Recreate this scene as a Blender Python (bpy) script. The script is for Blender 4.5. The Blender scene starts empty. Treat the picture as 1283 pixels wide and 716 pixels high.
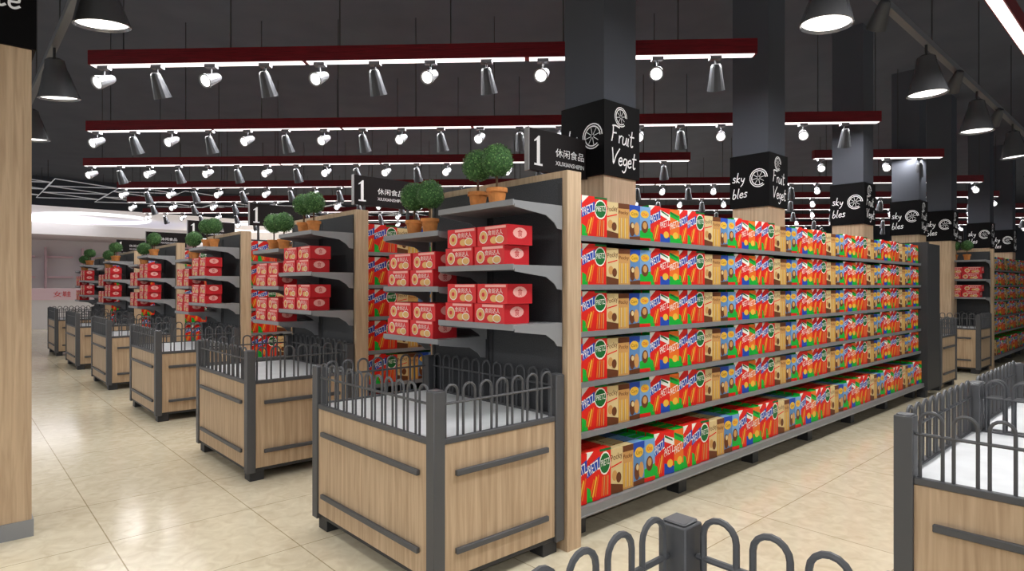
import bpy, math, random
from mathutils import Matrix, Vector
random.seed(7)
S=bpy.context.scene
try:
    S.view_settings.view_transform='Standard'
except Exception: pass

# ------------------------------------------------------------ materials
def srgb(r,g,b):
    f=lambda c:(c/255/12.92) if c/255<=0.04045 else ((c/255+0.055)/1.055)**2.4
    return (f(r),f(g),f(b),1)
def mat(name,rgb,rough=0.5,metal=0.0,emis=0.0,noise=0.0,scale=20,spec=0.5):
    m=bpy.data.materials.new(name); m.use_nodes=True
    nt=m.node_tree; b=nt.nodes['Principled BSDF']
    c=srgb(*rgb)
    b.inputs['Base Color'].default_value=c
    b.inputs['Roughness'].default_value=rough
    b.inputs['Metallic'].default_value=metal
    b.inputs['Specular IOR Level'].default_value=spec
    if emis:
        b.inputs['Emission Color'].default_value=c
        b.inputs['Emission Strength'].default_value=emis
    if noise:
        tc=nt.nodes.new('ShaderNodeTexCoord'); n=nt.nodes.new('ShaderNodeTexNoise')
        n.inputs['Scale'].default_value=scale
        nt.links.new(tc.outputs['Object'],n.inputs['Vector'])
        r=nt.nodes.new('ShaderNodeValToRGB')
        r.color_ramp.elements[0].position=0.3; r.color_ramp.elements[1].position=0.7
        r.color_ramp.elements[0].color=tuple(x*(1-noise) for x in c[:3])+(1,)
        r.color_ramp.elements[1].color=tuple(min(1,x*(1+noise)) for x in c[:3])+(1,)
        nt.links.new(n.outputs['Fac'],r.inputs['Fac'])
        nt.links.new(r.outputs['Color'],b.inputs['Base Color'])
    return m
def wood(name,c1,c2,rough=0.5,sc=(14,14,0.7)):
    m=bpy.data.materials.new(name); m.use_nodes=True
    nt=m.node_tree; b=nt.nodes['Principled BSDF']; b.inputs['Roughness'].default_value=rough
    b.inputs['Specular IOR Level'].default_value=.3
    tc=nt.nodes.new('ShaderNodeTexCoord'); mp=nt.nodes.new('ShaderNodeMapping')
    mp.inputs['Scale'].default_value=sc
    n=nt.nodes.new('ShaderNodeTexNoise'); n.inputs['Scale'].default_value=3.0
    n.inputs['Detail'].default_value=6; n.inputs['Distortion'].default_value=0.6
    r=nt.nodes.new('ShaderNodeValToRGB')
    e=r.color_ramp.elements
    e[0].position=0.28; e[0].color=srgb(*c1); e[1].position=0.72; e[1].color=srgb(*c2)
    nt.links.new(tc.outputs['Object'],mp.inputs['Vector']); nt.links.new(mp.outputs['Vector'],n.inputs['Vector'])
    nt.links.new(n.outputs['Fac'],r.inputs['Fac']); nt.links.new(r.outputs['Color'],b.inputs['Base Color'])
    return m
WOOD=wood('light_oak',(166,140,111),(202,177,147))
WOODB=wood('light_oak_panel',(174,148,120),(208,183,152))
REDW=wood('dark_red_wood',(70,6,13),(128,22,33),0.45,sc=(1.5,60,60))
METAL=mat('charcoal_metal',(80,81,84),0.5,0.1)
METALD=mat('charcoal_metal_dark',(50,51,54),0.55,0.1)
SHELF=mat('grey_shelf_steel',(142,144,147),0.45,0.1)
PRICE=mat('price_rail_grey',(124,126,129),0.4,0.1)
BACKP=mat('perforated_back_panel',(60,62,65),0.7,noise=0.35,scale=160)
DECK=mat('white_bin_deck',(214,217,220),0.5,noise=0.06,scale=8)
BLACK=mat('sign_black',(6,5,7),0.7,spec=.15)
CHALK=mat('chalk_white',(235,235,235),0.6,emis=0.15)
SIGNB=mat('sign_brown_black',(26,21,22),0.6,spec=.2)
SIGNE=mat('sign_edge_grey',(150,150,152),0.4)
LED=mat('led_strip_white',(255,246,244),0.5,emis=1.6)
BULB=mat('lamp_face_white',(255,253,250),0.5,emis=2.2)
DULL=mat('lamp_face_off',(190,190,194),0.3)
SPOT=mat('spot_head_grey',(70,72,77),0.5,0.1)
SPOTW=mat('spot_head_silver',(104,105,110),0.45,0.1)
SHADE=mat('pendant_shade_gloss',(120,121,125),0.22,0.6)
TRACK=mat('track_grey',(108,111,117),0.4,0.1)
TERRA=mat('terracotta',(208,132,66),0.7,noise=0.15,scale=30)
SOIL=mat('soil',(60,42,30),0.9,noise=0.3,scale=60)
LEAF=mat('topiary_leaf',(62,102,54),0.8,noise=0.5,scale=70)
LEAF2=mat('topiary_leaf_light',(106,148,84),0.75,noise=0.4,scale=60)
STEM=mat('topiary_stem',(92,66,42),0.8)
COLG=mat('column_paint_grey',(82,85,93),0.95,spec=.05)
P={}
for k,c in dict(red=(222,34,24),dred=(166,18,16),white=(240,238,230),blue=(34,74,176),lblue=(92,136,186),sky=(118,164,212),
    green=(20,176,54),dgreen=(20,104,46),cream=(216,194,142),tan=(202,152,90),brown=(104,58,30),yellow=(232,186,62),orange=(232,112,34),
    rose=(222,60,64),drose=(198,36,44),pink=(244,180,172),biscuit=(228,182,116)).items():
    P[k]=mat('carton_'+k,c,0.5,spec=.25)

# ------------------------------------------------------------ mesh builder
class MB:
    def __init__(s): s.V=[];s.F=[];s.M=[];s.slots=[]
    def mi(s,m):
        if m not in s.slots: s.slots.append(m)
        return s.slots.index(m)
    def add(s,V,F,m,T=None):
        o=len(s.V)
        if T is not None: V=[tuple(T@Vector(v)) for v in V]
        s.V.extend(V); s.F.extend([tuple(i+o for i in f) for f in F]); s.M.extend([s.mi(m)]*len(F))
    def merge(s,o,T=None):
        off=len(s.V)
        s.V.extend([tuple(T@Vector(v)) for v in o.V] if T is not None else o.V)
        s.F.extend([tuple(i+off for i in f) for f in o.F])
        mp=[s.mi(m) for m in o.slots]; s.M.extend([mp[i] for i in o.M])
    def box(s,x0,x1,y0,y1,z0,z1,m,T=None,sides=None):
        V=[(x0,y0,z0),(x1,y0,z0),(x1,y1,z0),(x0,y1,z0),(x0,y0,z1),(x1,y0,z1),(x1,y1,z1),(x0,y1,z1)]
        F=[(0,3,2,1),(4,5,6,7),(0,1,5,4),(1,2,6,5),(2,3,7,6),(3,0,4,7)]
        if sides is None: s.add(V,F,m,T)
        else:
            for i,f in enumerate(F): s.add(V,[f],sides.get(i,m),T)
    def lathe(s,prof,n,m,T=None,cap0=False,cap1=False):
        V=[];F=[]
        for r,z in prof:
            for i in range(n):
                a=2*math.pi*i/n; V.append((r*math.cos(a),r*math.sin(a),z))
        for k in range(len(prof)-1):
            for i in range(n):
                j=(i+1)%n; F.append((k*n+i,k*n+j,(k+1)*n+j,(k+1)*n+i))
        if cap0: F.append(tuple(range(n-1,-1,-1)))
        if cap1: F.append(tuple((len(prof)-1)*n+i for i in range(n)))
        s.add(V,F,m,T)
    def rod(s,p0,p1,r,n,m):
        p0=Vector(p0);p1=Vector(p1);d=p1-p0
        T=Matrix.Translation(p0)@d.to_track_quat('Z','Y').to_matrix().to_4x4()
        s.lathe([(r,0),(r,d.length)],n,m,T,True,True)
    def tube(s,pts,side,r,n,m):
        V=[];F=[];side=Vector(side);pts=[Vector(p) for p in pts]
        for i,p in enumerate(pts):
            a=pts[max(0,i-1)];b=pts[min(len(pts)-1,i+1)];t=(b-a).normalized();u=t.cross(side)
            for k in range(n):
                w=2*math.pi*k/n; V.append(tuple(p+r*(math.cos(w)*side+math.sin(w)*u)))
        for i in range(len(pts)-1):
            for k in range(n):
                j=(k+1)%n;F.append((i*n+k,i*n+j,(i+1)*n+j,(i+1)*n+k))
        s.add(V,F,m)
    def disc(s,cx,cz,rx,rz,y,m,T=None,n=14,rot=0):
        V=[]
        for i in range(n):
            a=2*math.pi*i/n; x=rx*math.cos(a);z=rz*math.sin(a)
            V.append((cx+x*math.cos(rot)-z*math.sin(rot),y,cz+x*math.sin(rot)+z*math.cos(rot)))
        s.add(V,[tuple(range(n))],m,T)
    def poly(s,pts,y,m,T=None): s.add([(x,y,z) for x,z in pts],[tuple(range(len(pts)))],m,T)
    def text(s,key,cx,cz,w,h,y,m,T=None,rot=0):
        V2,F=txt(key)
        V=[]
        for x,z in V2:
            x*=w;z*=h
            V.append((cx+x*math.cos(rot)-z*math.sin(rot),y,cz+x*math.sin(rot)+z*math.cos(rot)))
        s.add(V,F,m,T)
    def stroke(s,pts,w,y,m,T=None):
        n=len(pts);V=[];F=[]
        for i,(x,z) in enumerate(pts):
            a=pts[max(0,i-1)];b=pts[min(n-1,i+1)];dx,dz=b[0]-a[0],b[1]-a[1];l=math.hypot(dx,dz) or 1
            V+=[(x-dz/l*w,y,z+dx/l*w),(x+dz/l*w,y,z-dx/l*w)]
        for i in range(n-1): F.append((2*i,2*i+1,2*i+3,2*i+2))
        s.add(V,F,m,T)
    def script(s,word,x,z,h,w,y,m,T=None,slope=0.0):
        cx=x
        for ch in word:
            if ch not in HAND: cx+=h*.4; continue
            adv,strokes=HAND[ch]
            for st in strokes:
                s.stroke([(cx+(px+.18*pz)*h,z+pz*h+(cx-x+px*h)*slope) for px,pz in smooth(st)],w,y,m,T)
            cx+=adv*h
    def mesh(s,name,smooth=True):
        me=bpy.data.meshes.new(name); me.from_pydata(s.V,[],s.F)
        for m in s.slots: me.materials.append(m)
        me.polygons.foreach_set('material_index',s.M)
        if smooth:
            me.polygons.foreach_set('use_smooth',[True]*len(s.F))
            try: me.set_sharp_from_angle(angle=math.radians(35))
            except Exception: pass
        me.update(); return me
def smooth(p):
    if len(p)<3: return p
    out=[]
    for i in range(len(p)-1):
        p0=p[max(0,i-1)];p1=p[i];p2=p[i+1];p3=p[min(len(p)-1,i+2)]
        for k in range(3):
            t=k/3
            out.append(tuple(.5*(2*p1[j]+(p2[j]-p0[j])*t+(2*p0[j]-5*p1[j]+4*p2[j]-p3[j])*t*t+(3*p1[j]-p0[j]-3*p2[j]+p3[j])*t**3) for j in(0,1)))
    out.append(p[-1]); return out
HAND={'F':(.75,[[(.1,1),(.15,.5),(.1,0)],[(.0,.98),(.3,1.05),(.75,.98)],[(.1,.55),(.5,.6)]]),
'r':(.4,[[(.05,.5),(.1,0)],[(.08,.3),(.2,.48),(.35,.5)]]),
'u':(.5,[[(.05,.5),(.05,.1),(.2,0),(.35,.15),(.4,.5)],[(.4,.5),(.42,.1),(.5,0)]]),
'i':(.25,[[(.1,.5),(.1,.05),(.2,0)],[(.1,.7),(.14,.75)]]),
't':(.45,[[(.15,1),(.15,.2),(.25,0),(.4,.1)],[(-.02,.62),(.42,.66)]]),
'V':(.75,[[(0,1),(.15,.5),(.28,0),(.45,.55),(.75,1.05)]]),
'e':(.45,[[(.05,.25),(.35,.3),(.25,.5),(.05,.35),(.08,.08),(.25,0),(.42,.12)]]),
'g':(.5,[[(.38,.45),(.15,.48),(.05,.25),(.18,.08),(.36,.2),(.4,.45),(.38,-.2),(.2,-.4),(.02,-.3)]]),
'a':(.5,[[(.38,.45),(.15,.5),(.03,.22),(.15,.02),(.34,.15),(.38,.45),(.4,.1),(.5,.02)]]),
'b':(.5,[[(.08,1),(.08,.05),(.3,.02),(.38,.28),(.22,.45),(.08,.3)]]),
'l':(.28,[[(.08,1),(.08,.1),(.2,0)]]),
's':(.42,[[(.35,.45),(.15,.5),(.1,.34),(.3,.2),(.25,.02),(.02,.05)]]),
'h':(.5,[[(.08,1),(.06,0)],[(.07,.3),(.22,.48),(.36,.35),(.38,0)]]),
'k':(.48,[[(.08,1),(.06,0)],[(.36,.5),(.1,.25),(.4,0)]]),
'y':(.5,[[(.05,.5),(.1,.2),(.3,.2),(.38,.5)],[(.38,.5),(.3,-.1),(.1,-.4)]])}
def obj(name,me,loc=(0,0,0),rz=0,parent=None,bevel=0):
    o=bpy.data.objects.new(name,me); S.collection.objects.link(o)
    o.location=loc;o.rotation_euler=(0,0,rz)
    if parent: o.parent=parent
    if bevel:
        b=o.modifiers.new('bevel','BEVEL'); b.width=bevel; b.segments=1; b.limit_method='ANGLE'; b.angle_limit=math.radians(80)
    return o
def empty(name,loc=(0,0,0),rz=0):
    o=bpy.data.objects.new(name,None); S.collection.objects.link(o); o.location=loc; o.rotation_euler=(0,0,rz); o.empty_display_size=0.2; return o
_tc={}
def txt(t):
    if t in _tc: return _tc[t]
    c=bpy.data.curves.new('t','FONT'); c.body=t; c.resolution_u=2; c.fill_mode='FRONT'
    o=bpy.data.objects.new('t',c); S.collection.objects.link(o)
    dg=bpy.context.evaluated_depsgraph_get(); me=o.evaluated_get(dg).to_mesh()
    V=[(v.co.x,v.co.y) for v in me.vertices]; F=[tuple(p.vertices) for p in me.polygons]
    o.evaluated_get(dg).to_mesh_clear(); bpy.data.objects.remove(o); bpy.data.curves.remove(c)
    if not V: V=[(0,0),(1,0),(1,1)];F=[(0,1,2)]
    x0=min(v[0] for v in V);x1=max(v[0] for v in V);y0=min(v[1] for v in V);y1=max(v[1] for v in V)
    V=[((x-x0)/(x1-x0)-.5,(y-y0)/(y1-y0)-.5) for x,y in V]
    _tc[t]=(V,F); return _tc[t]

# ------------------------------------------------------------ room
def floor_mat():
    m=bpy.data.materials.new('cream_stone_tile'); m.use_nodes=True
    nt=m.node_tree;L=nt.links.new;b=nt.nodes['Principled BSDF']
    tc=nt.nodes.new('ShaderNodeTexCoord')
    mp=nt.nodes.new('ShaderNodeMapping'); mp.inputs['Location'].default_value=(0.25,0.1,0)
    L(tc.outputs['Object'],mp.inputs['Vector'])
    br=nt.nodes.new('ShaderNodeTexBrick'); br.offset=0.0; br.inputs['Scale'].default_value=1
    br.inputs['Brick Width'].default_value=0.8; br.inputs['Row Height'].default_value=0.8
    br.inputs['Mortar Size'].default_value=0.0035; br.inputs['Mortar Smooth'].default_value=0.2
    br.inputs['Color1'].default_value=(1,1,1,1);br.inputs['Color2'].default_value=(0.94,0.94,0.93,1);br.inputs['Mortar'].default_value=(0.55,0.5,0.42,1)
    L(mp.outputs['Vector'],br.inputs['Vector'])
    n=nt.nodes.new('ShaderNodeTexNoise'); n.inputs['Scale'].default_value=9; n.inputs['Detail'].default_value=9; n.inputs['Distortion'].default_value=1.2
    L(tc.outputs['Object'],n.inputs['Vector'])
    r=nt.nodes.new('ShaderNodeValToRGB'); e=r.color_ramp.elements
    e[0].position=0.3;e[0].color=srgb(216,203,174);e[1].position=0.68;e[1].color=srgb(234,224,198)
    L(n.outputs['Fac'],r.inputs['Fac'])
    mx=nt.nodes.new('ShaderNodeMix'); mx.data_type='RGBA'; mx.blend_type='MULTIPLY'; mx.inputs[0].default_value=1
    L(r.outputs['Color'],mx.inputs[6]);L(br.outputs['Color'],mx.inputs[7]);L(mx.outputs[2],b.inputs['Base Color'])
    b.inputs['Roughness'].default_value=0.14; b.inputs['Specular IOR Level'].default_value=0.4
    return m
def slab(name,x0,x1,y0,y1,z0,z1,m):
    b=MB(); b.box(x0,x1,y0,y1,z0,z1,m); return obj(name,b.mesh(name,False))
CEIL=mat('ceiling_dark_grey',(90,95,108),0.95,noise=0.06,scale=2,spec=.1)
WALLD=mat('wall_dark_grey',(74,78,88),0.95,spec=.1)
WHITE=mat('mall_white',(236,233,236),0.7)
PINKW=mat('mall_pink',(240,210,220),0.6)
slab('floor',-44,16,-10,34,-0.1,0,floor_mat())
slab('ceiling',-24,16,-10,34,4.9,5.0,CEIL)
slab('ceiling_mall',-44,-24.1,-10,34,4.0,4.1,mat('mall_ceiling_white_glow',(232,230,236),0.8,emis=0.3))  # ceiling slab is no lamp; emission makes it look brightly lit
slab('trim_1',-24.1,-24,-10,34,4.0,5.0,WALLD)
slab('wall_north',-44,16,34,34.2,0,5,WALLD)
slab('wall_west',-44.2,-44,-10,34,0,5,mat('mall_wall_pinkish_glow',(238,224,231),0.8,emis=0.25))  # emission added to the plain wall so it reads brighter

# ------------------------------------------------------------ produce bin (crate)
def crate_mesh(W,D,name):
    b=MB(); hw=W/2;hd=D/2;p=0.066
    for sx in(-1,1):
        for sy in(-1,1):
            cx=sx*(hw-0.085);cy=sy*(hd-0.085)
            b.box(cx-.055,cx+.055,cy-.055,cy+.055,0,.08,METALD)
            cx=sx*(hw-p/2);cy=sy*(hd-p/2)
            b.box(cx-p/2,cx+p/2,cy-p/2,cy+p/2,.07,1.0,METAL)
            b.box(cx-p/2+.006,cx+p/2-.006,cy-p/2+.006,cy+p/2-.006,1.0,1.006,METAL)
    b.box(-hw+.02,hw-.02,-hd+.02,hd-.02,.075,.105,METALD)
    b.box(-hw+.012,hw-.012,-hd+.012,hd-.012,.1,.745,WOOD)
    b.box(-hw+.03,hw-.03,-hd+.03,hd-.03,.745,.762,DECK)
    for sy in(-1,1):
        y=sy*(hd-.02); b.box(-hw+p,hw-p,y-.014,y+.014,.745,.772,METAL)
        y=sy*hd
        for z in(.225,.60): b.box(-hw+.13,hw-.13,y-.01,y+.01,z-.014,z+.014,METAL)
    for sx in(-1,1):
        x=sx*(hw-.02); b.box(x-.014,x+.014,-hd+p,hd-p,.745,.772,METAL)
        for z in(.225,.60): b.box(sx*hw-.01,sx*hw+.01,-hd+.13,hd-.13,z-.014,z+.014,METAL)
    r=.0068
    def fence(L,fn,side):
        n=max(3,int(round(L/.108))); st=L/n; hwid=st*.34
        for i in range(n):
            c=-L/2+st*(i+.5); pts=[(c-hwid,.77)]
            for k in range(9):
                a=math.pi-math.pi*k/8; pts.append((c+hwid*math.cos(a),.985+hwid*math.sin(a)))
            pts.append((c+hwid,.77))
            b.tube([fn(u,z) for u,z in pts],side,r,6,METAL)
        b.rod(fn(-L/2,.935),fn(L/2,.935),r,6,METAL)
    for sy in(-1,1): fence(W-2*p,lambda u,z,sy=sy:(u,sy*(hd-.025),z),(0,1,0))
    for sx in(-1,1): fence(D-2*p,lambda u,z,sx=sx:(sx*(hw-.025),u,z),(1,0,0))
    return b.mesh(name)
CR=crate_mesh(1.3,.89,'produce_bin'); CRL=crate_mesh(1.3,1.18,'produce_bin_long')

# ------------------------------------------------------------ products
def carton(kind,w,h,d,detail=True):
    b=MB(); e=.0008
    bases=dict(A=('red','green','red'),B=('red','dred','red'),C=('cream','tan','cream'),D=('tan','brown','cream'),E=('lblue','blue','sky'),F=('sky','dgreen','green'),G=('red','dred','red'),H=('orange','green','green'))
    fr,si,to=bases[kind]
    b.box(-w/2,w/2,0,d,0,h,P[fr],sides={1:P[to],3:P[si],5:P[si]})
    if not detail: return b
    X=lambda u:(u-.5)*w
    Z=lambda v:v*h
    q=lambda pts,c,l=1: b.poly([(X(u),Z(v)) for u,v in pts],-e*l,P[c])
    if kind=='A':
        q([(0,.8),(.55,1),(0,1)],'white'); q([(0,.46),(1,.66),(1,.88),(0,.68)],'blue')
        b.text('PRETZ',0,Z(.67),w*.92,h*.2,-2*e,P['white'],rot=.34)
        q([(.62,.1),(.7,.07),(.95,.5),(.87,.52)],'orange',2);q([(.45,.1),(.52,.07),(.8,.46),(.72,.5)],'yellow',3)
        q([(.28,.1),(.35,.07),(.62,.42),(.55,.45)],'orange',2)
        q([(0,0),(.5,0),(.3,.26),(0,.32)],'green',2)
    if kind=='B':
        b.disc(0,Z(.7),w*.46,h*.24,-e,P['white']); b.disc(0,Z(.7),w*.41,h*.205,-2*e,P['dgreen'])
        b.text('PRETZ',0,Z(.72),w*.68,h*.13,-3*e,P['white'],rot=.1)
        for k in range(4): q([(.2+.16*k,.04),(.27+.16*k,.04),(.36+.14*k,.44),(.29+.14*k,.44)],['orange','tan'][k%2],2)
        q([(0,.95),(1,.95),(1,1),(0,1)],'dgreen',1)
    if kind=='C':
        b.text('Pocky',0,Z(.8),w*.88,h*.18,-2*e,P['brown'],rot=.14)
        q([(0,0),(1,0),(1,.16),(0,.24)],'brown'); b.disc(X(.35),Z(.4),w*.2,h*.12,-2*e,P['tan']); b.disc(X(.66),Z(.34),w*.2,h*.12,-3*e,P['brown'])
        q([(.1,.58),(.9,.66),(.9,.69),(.1,.61)],'red',2)
    if kind=='D':
        q([(0,.86),(1,.86),(1,1),(0,1)],'brown'); b.text('Pocky',0,Z(.74),w*.8,h*.13,-2*e,P['brown'])
        for k in range(5): q([(.12+.16*k,.05),(.2+.16*k,.05),(.22+.15*k,.6),(.15+.15*k,.6)],['yellow','cream'][k%2],2)
    if kind=='E':
        q([(0,.78),(1,.84),(1,1),(0,1)],'blue'); b.disc(0,Z(.76),w*.38,h*.12,-2*e,P['yellow']); b.text('Corn',0,Z(.76),w*.5,h*.09,-3*e,P['brown'])
        b.disc(X(.33),Z(.32),w*.24,h*.2,-2*e,P['brown']); b.disc(X(.7),Z(.34),w*.22,h*.19,-3*e,P['tan']); b.disc(X(.36),Z(.42),w*.12,h*.07,-3*e,P['cream'])
        q([(0,0),(1,0),(1,.14),(0,.1)],'brown')
    if kind=='F':
        q([(0,0),(1,0),(1,.4),(0,.3)],'green'); b.disc(0,Z(.78),w*.36,h*.11,-2*e,P['yellow']); b.text('Oat',0,Z(.78),w*.42,h*.09,-3*e,P['red'])
        b.disc(X(.5),Z(.42),w*.3,h*.18,-2*e,P['brown']); b.disc(X(.5),Z(.46),w*.18,h*.1,-3*e,P['tan'])
        q([(0,0),(1,0),(1,.1),(0,.1)],'red',2)
    if kind in 'GH':
        q([(0,.8),(1,.65),(1,.82),(0,.95)],'green' if kind=='H' else 'white'); b.text('PRETZ',0,Z(.55),w*.88,h*.18,-2*e,P['white'],rot=.3)
        q([(0,0),(1,0),(1,.16),(0,.28)],'blue' if kind=='G' else 'green'); b.disc(X(.62),Z(.24),w*.26,h*.1,-2*e,P['yellow'])
        q([(.15,.88),(.85,.76),(.85,.8),(.15,.93)],'dgreen',2)
    return b
BAY=1.153; LV=[.2,.62,.92,1.22,1.5,1.79]
SEQ='AABCDEFAGH'
def bay_mesh(seed):
    rnd=random.Random(seed)
    b=MB(); n=len(SEQ); st=BAY/n
    for li,z in enumerate(LV):
        h=[.3,.262,.262,.243,.25,.25][li]
        y0=-.612 if li==0 else -.577
        for i,k in enumerate(SEQ):
            c=-BAY/2+st*(i+.5); hh=h*(1 if k in'AB' else .93 if k in 'CDEF' else .97); w=st*.965
            for row in range(4 if li==0 else 2):
                a=rnd.uniform(-.16,-.03) if row==0 else 0
                T=Matrix.Translation((c+rnd.uniform(-.002,.002),y0+.006+row*.075+rnd.uniform(0,.005),z+.003))@Matrix.Rotation(a,4,'Z')
                b.merge(carton(k,w,hh,.066,row==0),T)
    return b.mesh('snack_carton_bay',False)
BAYM=[bay_mesh(1),bay_mesh(2)]

def pack_group():
    b=MB()
    def pack(T):
        w,h,d=.262,.108,.18;e=.0008
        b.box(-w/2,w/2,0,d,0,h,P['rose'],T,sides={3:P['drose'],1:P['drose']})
        b.poly([(-.06,.09),(.12,.09),(.12,.104),(-.06,.104)],-e,P['pink'],T)
        b.text('食尚达人',.03,.07,.13,.03,-2*e,P['white'],T)
        b.disc(-.075,.048,.038,.036,-e,P['white'],T); b.disc(-.075,.048,.033,.031,-2*e,P['biscuit'],T); b.disc(-.075,.048,.014,.013,-3*e,P['rose'],T,8)
        b.disc(.02,.028,.034,.02,-2*e,P['biscuit'],T); b.disc(.07,.03,.036,.023,-3*e,P['white'],T);b.disc(.072,.03,.031,.018,-4*e,P['biscuit'],T)
        R=T@Matrix.Translation((w/2,d/2,h/2))@Matrix.Rotation(math.pi/2,4,'Z')
        b.disc(0,.01,.05,.03,-e,P['pink'],R); b.text('食',0,.01,.035,.04,-2*e,P['drose'],R)
    for lay in range(2):
        for i in range(2):
            pack(Matrix.Translation(((i-.5)*.268+(.025 if lay else 0),.004*i,lay*.11))@Matrix.Rotation(random.uniform(-.04,.04),4,'Z'))
    return b.mesh('biscuit_packs',False)
PACKM=pack_group()

def topiary():
    import bmesh
    b=MB()
    b.lathe([(.0,0),(.040,0),(.054,.085),(.062,.085),(.062,.108),(.054,.108),(.052,.095),(0,.095)],20,TERRA)
    b.lathe([(0,.096),(.052,.096)],16,SOIL)
    b.rod((0,0,.09),(0,0,.22),.007,6,STEM)
    R=.093;CZ=.268
    bm=bmesh.new(); bmesh.ops.create_icosphere(bm,subdivisions=3,radius=R*.95)
    for v in bm.verts: v.co*=random.uniform(.93,1.03)
    V=[(v.co.x,v.co.y,v.co.z+CZ) for v in bm.verts]; F=[tuple(v.index for v in f.verts) for f in bm.faces]; bm.free()
    b.add(V,F,LEAF)
    for i in range(1300):
        z=random.uniform(-1,1);a=random.uniform(0,6.283);r=math.sqrt(1-z*z);d=Vector((r*math.cos(a),r*math.sin(a),z))
        c=d*random.uniform(R*.93,R*1.06); t=Vector([random.uniform(-1,1) for _ in range(3)]).cross(d).normalized(); u=(d.cross(t)+d*random.uniform(-.2,1)).normalized()
        s=random.uniform(.005,.009); c=c+Vector((0,0,CZ))
        b.add([tuple(c-t*s*.6),tuple(c+u*s*1.1),tuple(c+t*s*.6),tuple(c-u*s*.7)],[(0,1,2,3)],LEAF2 if random.random()<.4 else LEAF)
    return b.mesh('topiary',False)
TOPM=topiary()

# ------------------------------------------------------------ gondola
GH=.665
def gondola_frame(nb):
    L=.115+BAY*nb
    b=MB()
    b.box(-GH,GH,0,.115,.0,2.15,WOODB)
    b.box(-GH+.04,GH-.04,-.006,0,.12,2.11,BACKP)
    for x in(-GH+.05,-.02,.02,GH-.05): b.box(x-.014,x+.014,-.012,-.006,.12,2.08,METALD)
    b.box(-.025,.025,.115,L,.12,2.1,BACKP)
    b.box(-.6,.6,.115,L,.155,.175,METALD)
    for s in(-1,1):
        x0,x1=sorted((0,s*.63)); b.box(x0,x1,.115,L,.175,.198,SHELF)
        x0,x1=sorted((s*.63,s*.642)); b.box(x0,x1,.115,L,.145,.2,PRICE)
        x0,x1=sorted((s*.642,s*.646)); b.box(x0,x1,.115,L,.152,.158,SIGNE)
        for z in LV[1:]:
            x0,x1=sorted((0,s*.595)); b.box(x0,x1,.115,L,z-.02,z,SHELF)
            x0,x1=sorted((s*.595,s*.606)); b.box(x0,x1,.115,L,z-.026,z+.006,PRICE)
            for k in range(nb+1):
                y=.125+k*BAY*.985
                V=[(s*.03,y,z-.02),(s*.55,y,z-.02),(s*.3,y,z-.04),(s*.03,y,z-.1)]
                V+= [(a,y+.008,c) for a,_,c in V]
                b.add(V,[(0,1,2,3),(7,6,5,4),(0,4,5,1),(1,5,6,2),(2,6,7,3),(3,7,4,0)],METALD)
        for k in range(nb+1):
            y=.2+k*BAY*.97; x0,x1=sorted((s*.44,s*.54)); b.box(x0,x1,y,y+.1,0,.155,METALD)
    for k in range(nb+1):
        y=.115+k*BAY; b.box(-.04,.04,y-.02 if k else y,y+.02,.0,2.12,METALD)
    b.box(-.68,.68,L,L+.06,.1,2.08,METALD); b.box(.64,.68,L+.06,L+.6,.1,2.06,METALD); b.box(-.68,-.64,L+.06,L+.6,.1,2.06,METALD)
    b.box(-.64,.64,L+.06,L+.12,.12,2.04,BACKP)
    for z in(.2,.7,1.1,1.5,1.9): b.box(-.64,.64,L+.12,L+.58,z,z+.025,SHELF)
    for sx in(-.6,.6): b.box(sx-.05,sx+.05,L+.02,L+.12,0,.1,METALD)
    def cap(x0,x1,z):
        b.box(x0,x1,-.38,-.012,z-.02,z,SHELF); b.box(x0,x1,-.388,-.38,z-.028,z+.004,SHELF)
        for x in(x0,x1-.006):
            pr=[(-.012,z-.02),(-.375,z-.02),(-.375,z-.035),(-.25,z-.05),(-.14,z-.062),(-.075,z-.1),(-.05,z-.13),(-.012,z-.135)]
            V=[(x,y,zz) for y,zz in pr]+[(x+.006,y,zz) for y,zz in pr]; n=len(pr)
            b.add(V,[tuple(range(n)),tuple(range(2*n-1,n-1,-1))]+[(i,i+n,(i+1)%n+n,(i+1)%n) for i in range(n)],SHELF)
    for z in(1.95,1.61,1.29): cap(-.03,GH-.03,z)
    for z in(1.83,1.49,1.17): cap(-GH+.0,-.036,z)
    return b.mesh('gondola_frame',False)
G6=gondola_frame(6)
def sign_mesh():
    b=MB()
    for a in(math.pi/2,-math.pi/2):
        Rm=Matrix.Rotation(a,4,'Z'); y=-.0215
        b.poly([(-.295,.05),(-.265,.05),(-.265,.24),(-.28,.24),(-.295,.225)],y,CHALK,Rm)
        b.poly([(-.295,.225),(-.32,.205),(-.32,.195),(-.295,.207)],y,CHALK,Rm)
        b.poly([(-.32,.036),(-.24,.036),(-.24,.05),(-.32,.05)],y,CHALK,Rm)
        b.text('休闲食品',.04,.15,.30,.06,y,CHALK,Rm); b.text('XIUXIANSHIPIN',.04,.075,.30,.03,y,CHALK,Rm)
    b.box(-.02,.02,-.365,.365,0,.285,SIGNB)
    b.box(-.021,.021,-.372,-.365,-.004,.289,SIGNE); b.box(-.021,.021,.365,.372,-.004,.289,SIGNE)
    for y in(-.25,.25): b.box(-.012,.012,y-.012,y+.012,-.185,0,METALD)
    return b.mesh('aisle_sign',False)
SIGNM=sign_mesh()

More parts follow.
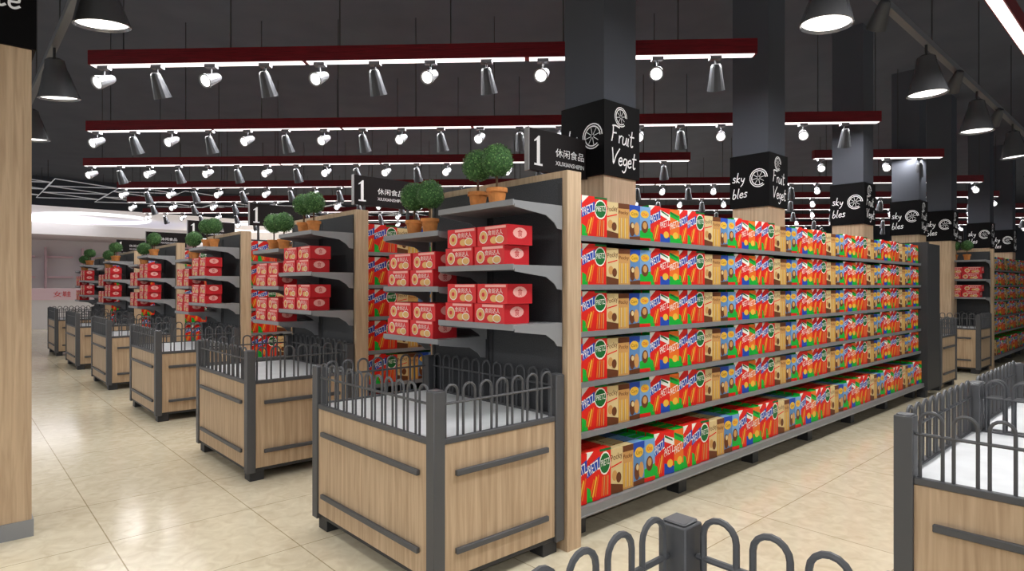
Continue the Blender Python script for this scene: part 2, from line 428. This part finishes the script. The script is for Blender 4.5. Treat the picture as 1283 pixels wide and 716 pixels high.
def gondola(cx,y0,crate=True,sign=True):
    g=empty('gondola_shelf',(cx,y0,0))
    obj('frame_and_shelves',G6,parent=g)
    s=empty('snack_cartons',(cx,y0,0))
    for k in range(6):
        y=.115+BAY*(k+.5)
        obj('bay_right',BAYM[k%2],(0,y,0),math.pi/2,s)
        obj('bay_left',BAYM[(k+1)%2],(0,y,0),-math.pi/2,s)
    p=empty('biscuit_packs',(cx,y0,0))
    for x,z in((.275,1.61),(.275,1.29),(-.385,1.49),(-.385,1.17)):
        obj('pack_stack',PACKM,(x,-.365,z+.001),0,p)
    for x,z in((.33,1.95),(.14,1.95),(-.35,1.83),(-.52,1.83)):
        obj('topiary_pot',TOPM,(cx+x,y0-.22+random.uniform(-.02,.02),z+.001),random.uniform(0,6))
    if sign: obj('aisle_sign',SIGNM,(cx,y0+.69,2.285))
    if crate: obj('produce_bin',CR,(cx,y0-.455,0),bevel=.004)
GX=-3.015
for off in(0,2.43,5.22,8.02,10.9,13.8): gondola(GX-off,2.568)
for off in(0,2.43,5.22): gondola(GX-off,13.75)
obj('produce_bin',CR,(GX,10.85,0),bevel=.004)
obj('produce_bin',CR,(-.11,.735,0),bevel=.004)
obj('produce_bin',CRL,(-.12,3.29,0),bevel=.004)
obj('produce_bin',CRL,(-.12,4.48,0),bevel=.004)

# ------------------------------------------------------------ columns with chalk boxes
def slice_art(b,cx,cz,r,y,T):
    for rr in(r,r*.8):
        b.stroke([(cx+rr*math.cos(a*.3),cz+rr*math.sin(a*.3)) for a in range(19)],r*.05,y,CHALK,T)
    for i in range(8):
        a=math.pi*2*i/8+.2; c,s=math.cos(a),math.sin(a)
        b.stroke([(cx+c*r*.12,cz+s*r*.12),(cx+c*r*.72,cz+s*r*.72)],r*.025,y,CHALK,T)
def column_mesh(w,zb,zt):
    b=MB(); h=w/2-.02; H=w/2
    b.box(-h,h,-h,h,0,zb,WOODB); b.box(-h-.008,h+.008,-h-.008,h+.008,0,.1,METALD)
    b.box(-h,h,-h,h,zt,4.9,COLG)
    b.box(-H,H,-H,H,zb,zt,BLACK)
    for i in range(4):
        T=Matrix.Rotation(i*math.pi/2,4,'Z')@Matrix.Translation((0,-H-.0015,(zb+zt)/2))
        if i%2==0:
            slice_art(b,.1,.02,.09,0,T); b.script('sky',-.185,.0,.1,.005,0,CHALK,T,-.1); b.script('bles',-.185,-.17,.1,.005,0,CHALK,T,.05)
        else:
            b.script('Fruit',-.14,-.02,.115,.0055,0,CHALK,T,-.05); b.script('Veget',-.14,-.18,.115,.0055,0,CHALK,T,-.05); slice_art(b,-.02,.17,.07,0,T)
    return b.mesh('column',False)
CM=column_mesh(.42,2.3,2.84)
for y in(3.68,6.26,8.94,11.4,13.35): obj('clad_column',CM,(-3.03,y,0))
for y in(16.5,19): obj('clad_column',CM,(-3.03,y,0))
b=MB(); b.box(-.3,.3,-.3,.3,.1,2.91,WOODB); b.box(-.31,.31,-.31,.31,0,.1,SHELF); b.box(-.32,.32,-.32,.32,2.91,3.6,BLACK); b.box(-.28,.28,-.28,.28,3.6,4.9,COLG)
b.script('te',.12,.13,.14,.007,-.3215,CHALK,Matrix.Rotation(math.pi/2,4,'Z')@Matrix.Translation((0,0,3.0)))
obj('clad_column',b.mesh('column_big',False),(-4.97,.07,0))

# ------------------------------------------------------------ ceiling beams with spots
def spot_head(b,pos,aim,lit,body=None):
    pos=Vector(pos);aim=Vector(aim).normalized()
    T=Matrix.Translation(pos)@(aim).to_track_quat('Z','Y').to_matrix().to_4x4()@Matrix.Scale(.95 if lit else 1.12,4)
    m=body or (SPOTW if lit else SPOT)
    b.lathe([(0,-.11),(.03,-.108),(.04,-.09),(.046,-.05),(.066,.08),(.068,.09),(.058,.09),(.052,.075)],14,m,T)
    b.lathe([(0,.078),(.053,.078)],14,BULB if lit else DULL,T)
def beam(p0,p1,z,name='ceiling_light_beam',heads=True):
    p0=Vector((p0[0],p0[1],0));p1=Vector((p1[0],p1[1],0)); d=p1-p0; L=d.length; ang=math.atan2(d.y,d.x)
    b=MB(); h=.05
    b.box(0,L,-h,h,.006,.135,REDW)
    seg=1.5;n=max(1,int(L/seg))
    for i in range(n): b.box(i*L/n+.02,(i+1)*L/n-.02,-h+.01,h-.01,.0,.008,LED)
    k=0;x=.12
    if heads:
        while x<L-.1:
            b.box(x-.05,x+.05,-.03,.03,-.03,0,SPOTW)
            if k%2==0:
                b.rod((x,0,-.03),(x,0,-.09),.008,6,SPOTW); spot_head(b,(x,0,-.13),(-.25,-.8,-.45),True)
            else:
                b.rod((x,0,-.03),(x,0,-.12),.008,6,SPOT); spot_head(b,(x+.01,.01,-.19),(.12,.42,-1),False)
            k+=1;x+=.5
    for i in range(int(L/1.0)+1):
        xx=min(L-.05,.3+i*1.0); b.rod((xx,0,.135),(xx,0,4.9-z),.006,5,METALD)
    obj(name,b.mesh(name,False),(p0.x,p0.y,z),ang)
    la=bpy.data.lights.new('beam_light','AREA'); la.shape='RECTANGLE'; la.size=L; la.size_y=.04; la.energy=L*LP; la.color=(1,.985,.97)
    lo=bpy.data.objects.new('beam_light',la); S.collection.objects.link(lo); lo.location=((p0.x+p1.x)/2,(p0.y+p1.y)/2,z-.006); lo.rotation_euler=(0,0,ang)
LP=18
beam((-6.76,.97),(-2.54,5.19),3.5)
beam((-9.66,1.35),(-2.56,8.45),3.5)
beam((-12.5,1.7),(-5.4,8.8),3.5)
beam((-4.0,10.1),(-2.6,11.5),3.5)
beam((-14.9,2.6),(-2.7,14.8),3.5)
beam((-17.2,3.2),(-2.9,17.5),3.5)
beam((-19.5,4.0),(-2.9,20.6),3.5)
beam((-20.0,6.6),(-2.9,23.7),3.5)
beam((-20.0,9.7),(-2.9,26.8),3.5)
beam((-.92,1.5),(-.92,8.5),3.5,heads=False)
beam((3.0,-4.5),(3.0,6),3.5,heads=False)  # added out of view as fill light from the camera side
beam((-9,-2.6),(1.5,-2.6),3.5,heads=False)  # added beam behind the camera, unseen, to brighten the bin fronts

def bell(b,x,tilt):
    T=Matrix.Translation((x,0,-.13))@Matrix.Rotation(tilt,4,'X')@Matrix.Rotation(tilt*.7,4,'Y')
    b.rod((x,0,-.14),(x,0,0),.012,8,METALD)
    b.lathe([(0,0),(.05,0),(.078,-.02),(.085,-.06),(.092,-.1),(.108,-.14),(.135,-.24),(.168,-.35),(.175,-.375),(.168,-.378),(.16,-.36),(.152,-.34)],28,SHADE,T)
    b.lathe([(.158,-.358),(0,-.358)],28,BULB,T)
def track(p0,ang,L,xs,heads,z=3.83):
    b=MB(); b.box(0,L,-.03,.03,-.03,.03,TRACK)
    for x in xs: bell(b,x,random.uniform(-.12,.12))
    for x in heads: 
        b.rod((x,0,-.09),(x,0,0),.01,6,SPOT); spot_head(b,(x,0,-.14),(.5,.5,-.8),False)
    for i in range(int(L/2)+1): b.rod((i*2+.1,0,.03),(i*2+.1,0,4.9-z),.006,5,METALD)
    obj('pendant_track_light',b.mesh('pendant_track_light'),(p0[0],p0[1],z),ang)
    for x in xs:
        la=bpy.data.lights.new('pendant_spot','SPOT'); la.energy=42; la.spot_size=math.radians(120); la.spot_blend=.8; la.shadow_soft_size=.14; la.color=(1,.98,.95)
        lo=bpy.data.objects.new('pendant_spot',la); S.collection.objects.link(lo)
        lo.location=(p0[0]+x*math.cos(ang),p0[1]+x*math.sin(ang),z-.56)
track((-1.69,-3),math.pi/2,19,[.8,3.1,5.4,7.55,9.9,12.0,14.2,16.4],[8.6,11,13.1],3.83)
track((-19,.75),0,20,[2.6,4.9,7.1,9.4,11.7,13.96,16.3,18.6],[15],3.8)

# ------------------------------------------------------------ lattice and mall zone to the west
b=MB()
LAT=mat('lattice_white',(215,218,226),0.5,emis=0.2)
for i in range(3):
    for j in range(14):
        x=-23.8+i*1.5;y=-4+j*1.5;z=4.2
        q=[(x,y),(x+1.5,y),(x+.75,y+1.5),(x,y)]
        for k in range(3): b.rod((q[k][0],q[k][1],z),(q[k+1][0],q[k+1][1],z),.013,4,LAT)
        if i%2==j%2: b.rod((x+.75,y+1.5,z),(x+2.25,y+1.5,z),.022,4,LAT)
        b.rod((x,y,z),(x,y,4.9),.008,4,METALD)
obj('ceiling_lattice',b.mesh('ceiling_lattice',False))
b=MB()
RING=mat('ring_light_white',(255,255,255),0.5,emis=1.2)
for i in range(3):
    for j in range(7):
        cx=-27-i*5.5;cy=-7+j*5.5;r=1.7
        pts=[(cx+r*math.cos(2*math.pi*k/32),cy+r*math.sin(2*math.pi*k/32),3.96) for k in range(33)]
        b.tube(pts,(0,0,1),.06,6,RING)
obj('ring_ceiling_light',b.mesh('ring_ceiling_light'))
for y in(0,12):
    la=bpy.data.lights.new('mall_light','AREA'); la.size=8; la.energy=300
    lo=bpy.data.objects.new('mall_light',la); S.collection.objects.link(lo); lo.location=(-30,y,3.9)
b=MB()
b.box(-.4,.4,-3,3,0,1.0,WHITE); b.box(-.45,.45,-3.05,3.05,1.0,1.4,PINKW)
b.box(-3.6,-3.4,-5,5,0,3.6,WHITE)
for j in range(8):
    y=-4.6+j*1.2
    for z in(.9,1.8,2.6): b.box(-3.4,-3.1,y,y+.9,z,z+.06,PINKW)
    b.box(-3.4,-3.05,y,y+.05,.4,3.0,PINKW)
b.box(-3.4,-.6,-5,-4.8,0,3.4,PINKW); b.box(-3.4,-.6,4.8,5,0,3.4,PINKW); b.box(-3.4,0,-5,5,3.3,3.7,WHITE)
RT=Matrix.Rotation(math.pi/2,4,'Z')
b.text('女鞋',.35,1.2,.5,.2,-.46,P['rose'],RT)
obj('shoe_shop_kiosk',b.mesh('shoe_shop',False),(-27,2.6,0))

# ------------------------------------------------------------ world, camera
w=bpy.data.worlds.new('world'); S.world=w; w.use_nodes=True
w.node_tree.nodes['Background'].inputs[0].default_value=(.92,.95,1,1); w.node_tree.nodes['Background'].inputs[1].default_value=.72
cd=bpy.data.cameras.new('camera'); cam=bpy.data.objects.new('camera',cd); S.collection.objects.link(cam)
cam.location=(0,0,1.5); cam.rotation_euler=(math.pi/2,0,math.radians(47.6)); cd.sensor_width=36; cd.lens=774/1283*36; cd.clip_start=.05
S.camera=cam
